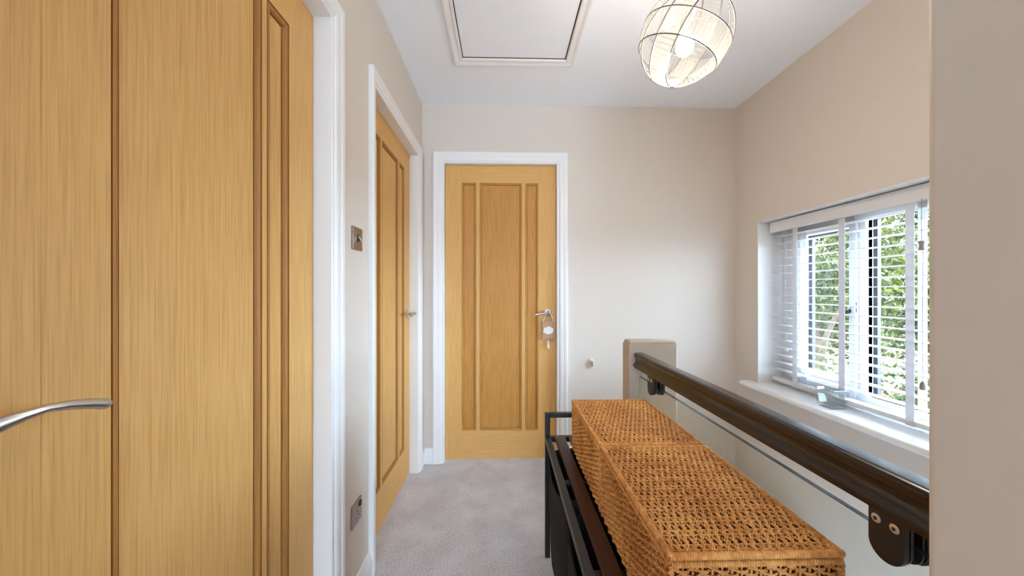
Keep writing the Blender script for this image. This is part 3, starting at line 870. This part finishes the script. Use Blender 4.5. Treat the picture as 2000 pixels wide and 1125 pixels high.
bk2 = bk.copy(); COL.objects.link(bk2); bk2.location = (.4140, .7395, bz); bk2.rotation_euler = (0, 0, R(180))
tag(bk2, 'woven tan rope basket with lid nearest the camera on the bench')
for c in (b1, b2):
    d = c.copy(); COL.objects.link(d); d.parent = bk2

# ------------------------------------------------------------------ pendant light
PC = Vector((.612, 1.138, 1.992)); RS = .1455
t = empty('pendant_light', (PC.x, PC.y, H))
tag(t, 'spherical pendant light of crystal strip bands hanging over the stairwell', 'pendant light')
m = M(); m.lathe([(.048, 0), (.05, -.006), (.046, -.018), (.012, -.024)], (PC.x, PC.y, H), 'z', 28); m.build('ceiling_rose', CHROME, t)
m = M(); m.tube([(PC.x, PC.y, H-.02), (PC.x, PC.y, PC.z+.075)], .003, 8); m.build('cord', PLASW, t)
m = M(); m.lathe([(.006, .085), (.017, .08), (.019, .045), (.017, .02)], (PC.x, PC.y, PC.z), 'z', 20); m.build('lamp_holder', CHROME, t)
BULB, nt, b = mat('lit warm bulb')
b.inputs['Emission Color'].default_value = (1, .80, .55, 1); b.inputs['Emission Strength'].default_value = 16
b.inputs['Base Color'].default_value = (1, 1, 1, 1)
m = M(); m.lathe([(.012, .022), (.016, .012), (.024, -.004), (.0285, -.022), (.028, -.035), (.022, -.049), (.012, -.057), (.003, -.0595)], (PC.x, PC.y, PC.z), 'z', 24)
m.build('bulb', BULB, t, angle=80)
def band(nx, ny, nz, offs, half, name_i, tw=0, rr=RS):
    """ring of flat crystal strips between two wire hoops, axis n, centred at offs along the axis"""
    n = Vector((nx, ny, nz)).normalized()
    a = n.orthogonal().normalized(); b = n.cross(a)
    def on(h, q):
        rad = math.sqrt(max(rr*rr - h*h, 1e-6))
        return PC + n*h + (a*math.cos(q)+b*math.sin(q))*rad
    h0, h1 = offs-half, offs+half
    hp = M()
    k = 96
    for h in (h0, h1):
        hp.tube([on(h, 2*PI*i/k) for i in range(k)], .0019, 6, closed=True)
    ho = hp.build('crystal_band', HOOPM, t, angle=80)
    cr = M()
    rad = math.sqrt(rr*rr-offs*offs); cnt = int(2*PI*rad/.0150)
    for i in range(cnt):
        q0 = 2*PI*i/cnt
        p0, p1 = on(h0*.98, q0), on(h1*.98, q0)
        ax = (p1-p0).normalized(); out = (p0-PC).normalized(); out = (out-ax*out.dot(ax)).normalized(); sd = ax.cross(out)
        w, d = .0063, .0024
        sec = [(-w, -d*.4), (-w*.6, -d), (w*.6, -d), (w, -d*.4), (w, d*.4), (w*.6, d), (-w*.6, d), (-w, d*.4)]
        q = p0+ax*.002; L = (p1-p0).length-.004
        cr.prism(sec, lambda u, v, tt: tuple(q+ax*tt+sd*u+out*v), 0, L)
    co = cr.build('crystal_strips', CRYST, None, origin=t.location, angle=20)
    co.location = (0, 0, 0); co.parent = ho
band(.36, -.26, .90, -.024, .036, 0)
band(-.163, -.598, -.773, .0, .034, 1, rr=RS*.985)
band(.667, -.448, -.59, .0, .033, 2, rr=RS*.97)
for k in range(3):
    q = 2*PI*k/3
    m = M(); m.tube([PC+Vector((.017*math.cos(q), .017*math.sin(q), .06)), PC+Vector((.11*math.cos(q), .11*math.sin(q), .085))], .0016, 6); m.build('spoke', CHROME, t)

# ------------------------------------------------------------------ outside: lawn, trees
m = M(); m.box(RX+.3, 70, -40, 80, -2.75, -2.6)
structure(m.build('ground', LAWN), 'dry straw coloured lawn outside the window')
def leaves(cs, n, size, spread, seed):
    """n leaf blades scattered in blobs cs=[(x,y,z,rx,ry,rz,w)]"""
    g = np.random.default_rng(seed)
    w = np.array([c[6] for c in cs], float); w /= w.sum()
    idx = g.choice(len(cs), n, p=w); C = np.array([c[:6] for c in cs])[idx]
    d = g.normal(size=(n, 3)); d /= np.linalg.norm(d, axis=1)[:, None]
    rad = g.uniform(.15, 1, n)**.5
    p = C[:, :3] + d*C[:, 3:]*rad[:, None] + g.normal(0, spread, (n, 3))
    a = g.normal(size=(n, 3)); a[:, 2] -= .5; a /= np.linalg.norm(a, axis=1)[:, None]
    b = np.cross(a, g.normal(size=(n, 3))); b /= np.linalg.norm(b, axis=1)[:, None]
    c = np.cross(a, b)
    L = size*g.uniform(.6, 1.25, n)[:, None]; Wd = L*.42
    q = [p, p+a*L*.3+b*Wd*.5+c*L*.04, p+a*L*.65+b*Wd*.42+c*L*.05, p+a*L, p+a*L*.65-b*Wd*.42+c*L*.05, p+a*L*.3-b*Wd*.5+c*L*.04]
    V = np.stack(q, 1).reshape(-1, 3)
    i = np.arange(n)*6
    F = np.concatenate([np.stack([i, i+1, i+2, i+3], 1), np.stack([i, i+3, i+4, i+5], 1)])
    return V, F
def tree(name, loc, trunk, branches, cs, n, size, lm, label, cat, seed, group=None):
    r_ = empty(name, loc)
    tag(r_, label, cat, group)
    L = Vector(loc)
    if trunk:
        m = M()
        m.tube([tuple(L+Vector(p[:3])) for p in trunk], [p[3] for p in trunk], 12)
        for br in branches: m.tube([tuple(L+Vector(p[:3])) for p in br], [p[3] for p in br], 8)
        m.build('trunk', BARK, r_, angle=80)
    V, F = leaves(cs, n, size, .10, seed)
    big_mesh('foliage', V, F, lm, r_)
# pale trunk seen through the left casement
tree('garden_tree', (4.75, 5.05, -2.6),
     [(0, 0, -.02, .17), (-.03, 0, .8, .15), (-.02, .02, 1.6, .13), (.02, .0, 2.3, .12), (.02, .05, 2.9, .10), (-.02, .16, 3.6, .08), (-.05, .25, 4.4, .06), (0, .3, 5.6, .03)],
     [[(.0, .02, 2.0, .075), (-.12, .20, 2.5, .05), (-.2, .42, 3.1, .035), (-.15, .7, 3.9, .02)],
      [(.02, .05, 2.9, .06), (.1, .25, 3.3, .045), (.05, .55, 3.9, .03), (0, .8, 4.7, .015)],
      [(.0, .0, 2.5, .05), (-.1, -.25, 3.1, .035), (-.15, -.6, 3.7, .02)],
      [(.0, .02, 1.5, .05), (-.15, .3, 1.75, .035), (-.2, .65, 2.1, .015)]],
     [(0, .3, 4.6, 1.1, 1.3, .9, 4), (-.1, .5, 3.6, .9, 1.0, .6, 3), (.2, -.4, 4.0, .9, .8, .7, 2.2), (.5, .9, 3.1, .8, .7, .55, 1.4), (.5, -.2, 3.0, .6, .5, .4, .8), (0, 0, 5.6, 1.2, 1.4, .7, 3)],
     15000, .085, LEAFA, 'tree with pale forked trunk outside the left window pane', 'tree', 3)
tree('garden_tree', (7.7, 5.85, -2.6),
     [(0, 0, -.02, .13), (.02, .05, 1.2, .11), (0, .1, 2.6, .09), (.05, .05, 4.2, .06), (0, 0, 6, .03)],
     [[(0, .1, 2.6, .05), (-.2, -.3, 3.2, .03), (-.3, -.7, 3.9, .015)], [(.02, .08, 3.0, .045), (-.1, .4, 3.7, .03), (-.2, .7, 4.5, .015)]],
     [(0, 0, 4.9, 1.5, 1.7, 1.2, 4), (-.1, -.3, 3.6, 1.4, 1.4, .8, 3.2), (-.2, .6, 3.2, 1.1, 1.0, .65, 1.6), (0, -.6, 6.0, 1.5, 1.6, 1.0, 3), (.2, -1.1, 3.1, 1.0, 1.2, .8, 1.8)],
     17000, .105, LEAFB, 'leafy tree filling the view through the right window pane', 'tree', 5)
for i, (x, y, rx, ry, h, seed, lab) in enumerate(((3.95, 4.32, .42, .40, 2.95, 21, 'low green shrub under the pale forked tree outside'), (5.15, 4.0, .5, .5, 2.85, 22, 'low green shrub below the right window pane outside'))):
    tree('garden_shrub', (x, y, -2.6), [(0, 0, -.02, .05), (.02, 0, .5, .04), (0, .02, 1.1, .02)], [[(0, 0, .3, .03), (.2, .15, .8, .015)], [(0, 0, .3, .03), (-.2, -.15, .8, .015)]],
         [(0, 0, h*.62, rx, ry, h*.38, 3), (.1, -.3, h*.5, rx*.8, ry, h*.4, 2)], 7500, .075, LEAFB if i else LEAFA, lab, 'shrub', seed)
hd = [(13.5, 19.0, 0), (24.8, 25.0, 1), (17.5, 13.2, 2), (20.4, 38.0, 3)]
HL = ['rounded background tree beyond the lawn, far left behind the pale trunk', 'background tree beyond the lawn seen between the two window panes', 'background tree beyond the lawn, furthest right behind the leafy tree', 'background tree beyond the lawn at the far left edge of the window']
for x, y, i in hd:
    tree('background_tree', (x, y, -2.6), [(0, 0, -.02, .25), (0, .1, 2.2, .2), (.1, 0, 4, .12)], [[(0, .05, 1.8, .1), (.6, -.4, 3, .05)]],
         [(0, 0, 3.6, 2.8, 3.0, 2.2, 3), (.5, .6, 5.4, 2.2, 2.4, 1.6, 2), (-.5, -1.2, 2.4, 2.2, 2.2, 1.4, 2)], 4200, .36, LEAFB if i % 2 else LEAFA, HL[i], 'tree', 40+i)

# ------------------------------------------------------------------ light
w = bpy.data.worlds.new('sky'); SC.world = w; w.use_nodes = True
nt = w.node_tree; bg = nt.nodes['Background']; bg.inputs[0].default_value = (.71, .92, 1.17, 1)
tc = N(nt, 'ShaderNodeTexCoord'); dt = N(nt, 'ShaderNodeVectorMath', operation='DOT_PRODUCT'); dt.inputs[1].default_value = (.96, .05, -.10)
nt.links.new(tc.outputs['Generated'], dt.inputs[0])
mr = N(nt, 'ShaderNodeMapRange'); mr.inputs['From Min'].default_value = -.25; mr.inputs['From Max'].default_value = .9; mr.inputs['To Min'].default_value = 2.4; mr.inputs['To Max'].default_value = 18.5
nt.links.new(dt.outputs['Value'], mr.inputs['Value']); nt.links.new(mr.outputs[0], bg.inputs[1])
sl = bpy.data.lights.new('sun', 'SUN'); sl.energy = 2.2; sl.angle = R(1.5); sl.color = (1, .93, .8)
so = bpy.data.objects.new('sun', sl); COL.objects.link(so)
so.rotation_euler = Vector((.62, -.16, -.76)).to_track_quat('-Z', 'Y').to_euler()
pl_ = bpy.data.lights.new('pendant_bulb_light', 'POINT'); pl_.energy = 4.0; pl_.color = (1, .91, .80); pl_.shadow_soft_size = .03
po = bpy.data.objects.new('pendant_bulb_light', pl_); COL.objects.link(po); po.location = (PC.x, PC.y, PC.z-.10)

# ------------------------------------------------------------------ camera
cd = bpy.data.cameras.new('camera'); cam = bpy.data.objects.new('camera', cd); COL.objects.link(cam)
F = 667.0
cd.sensor_width = 36; cd.sensor_fit = 'HORIZONTAL'; cd.lens = F*36/2000
cd.shift_y = (568-562.5)/2000
cd.clip_start = .01
yaw = math.atan(17/F)
cam.location = (0, 0, 1.14); cam.rotation_euler = (PI/2, 0, -yaw)
SC.camera = cam
SC.view_settings.view_transform = 'Standard'; SC.view_settings.look = 'None'
SC.view_settings.gamma = 1; SC.view_settings.use_curve_mapping = False
SC.view_settings.exposure = 1.13
SC.cycles.max_bounces = 14; SC.cycles.diffuse_bounces = 8; SC.cycles.transmission_bounces = 12; SC.cycles.transparent_max_bounces = 24
SC.cycles.use_denoising = True
for o in bpy.data.objects:
    if '_local' in o: del o['_local']
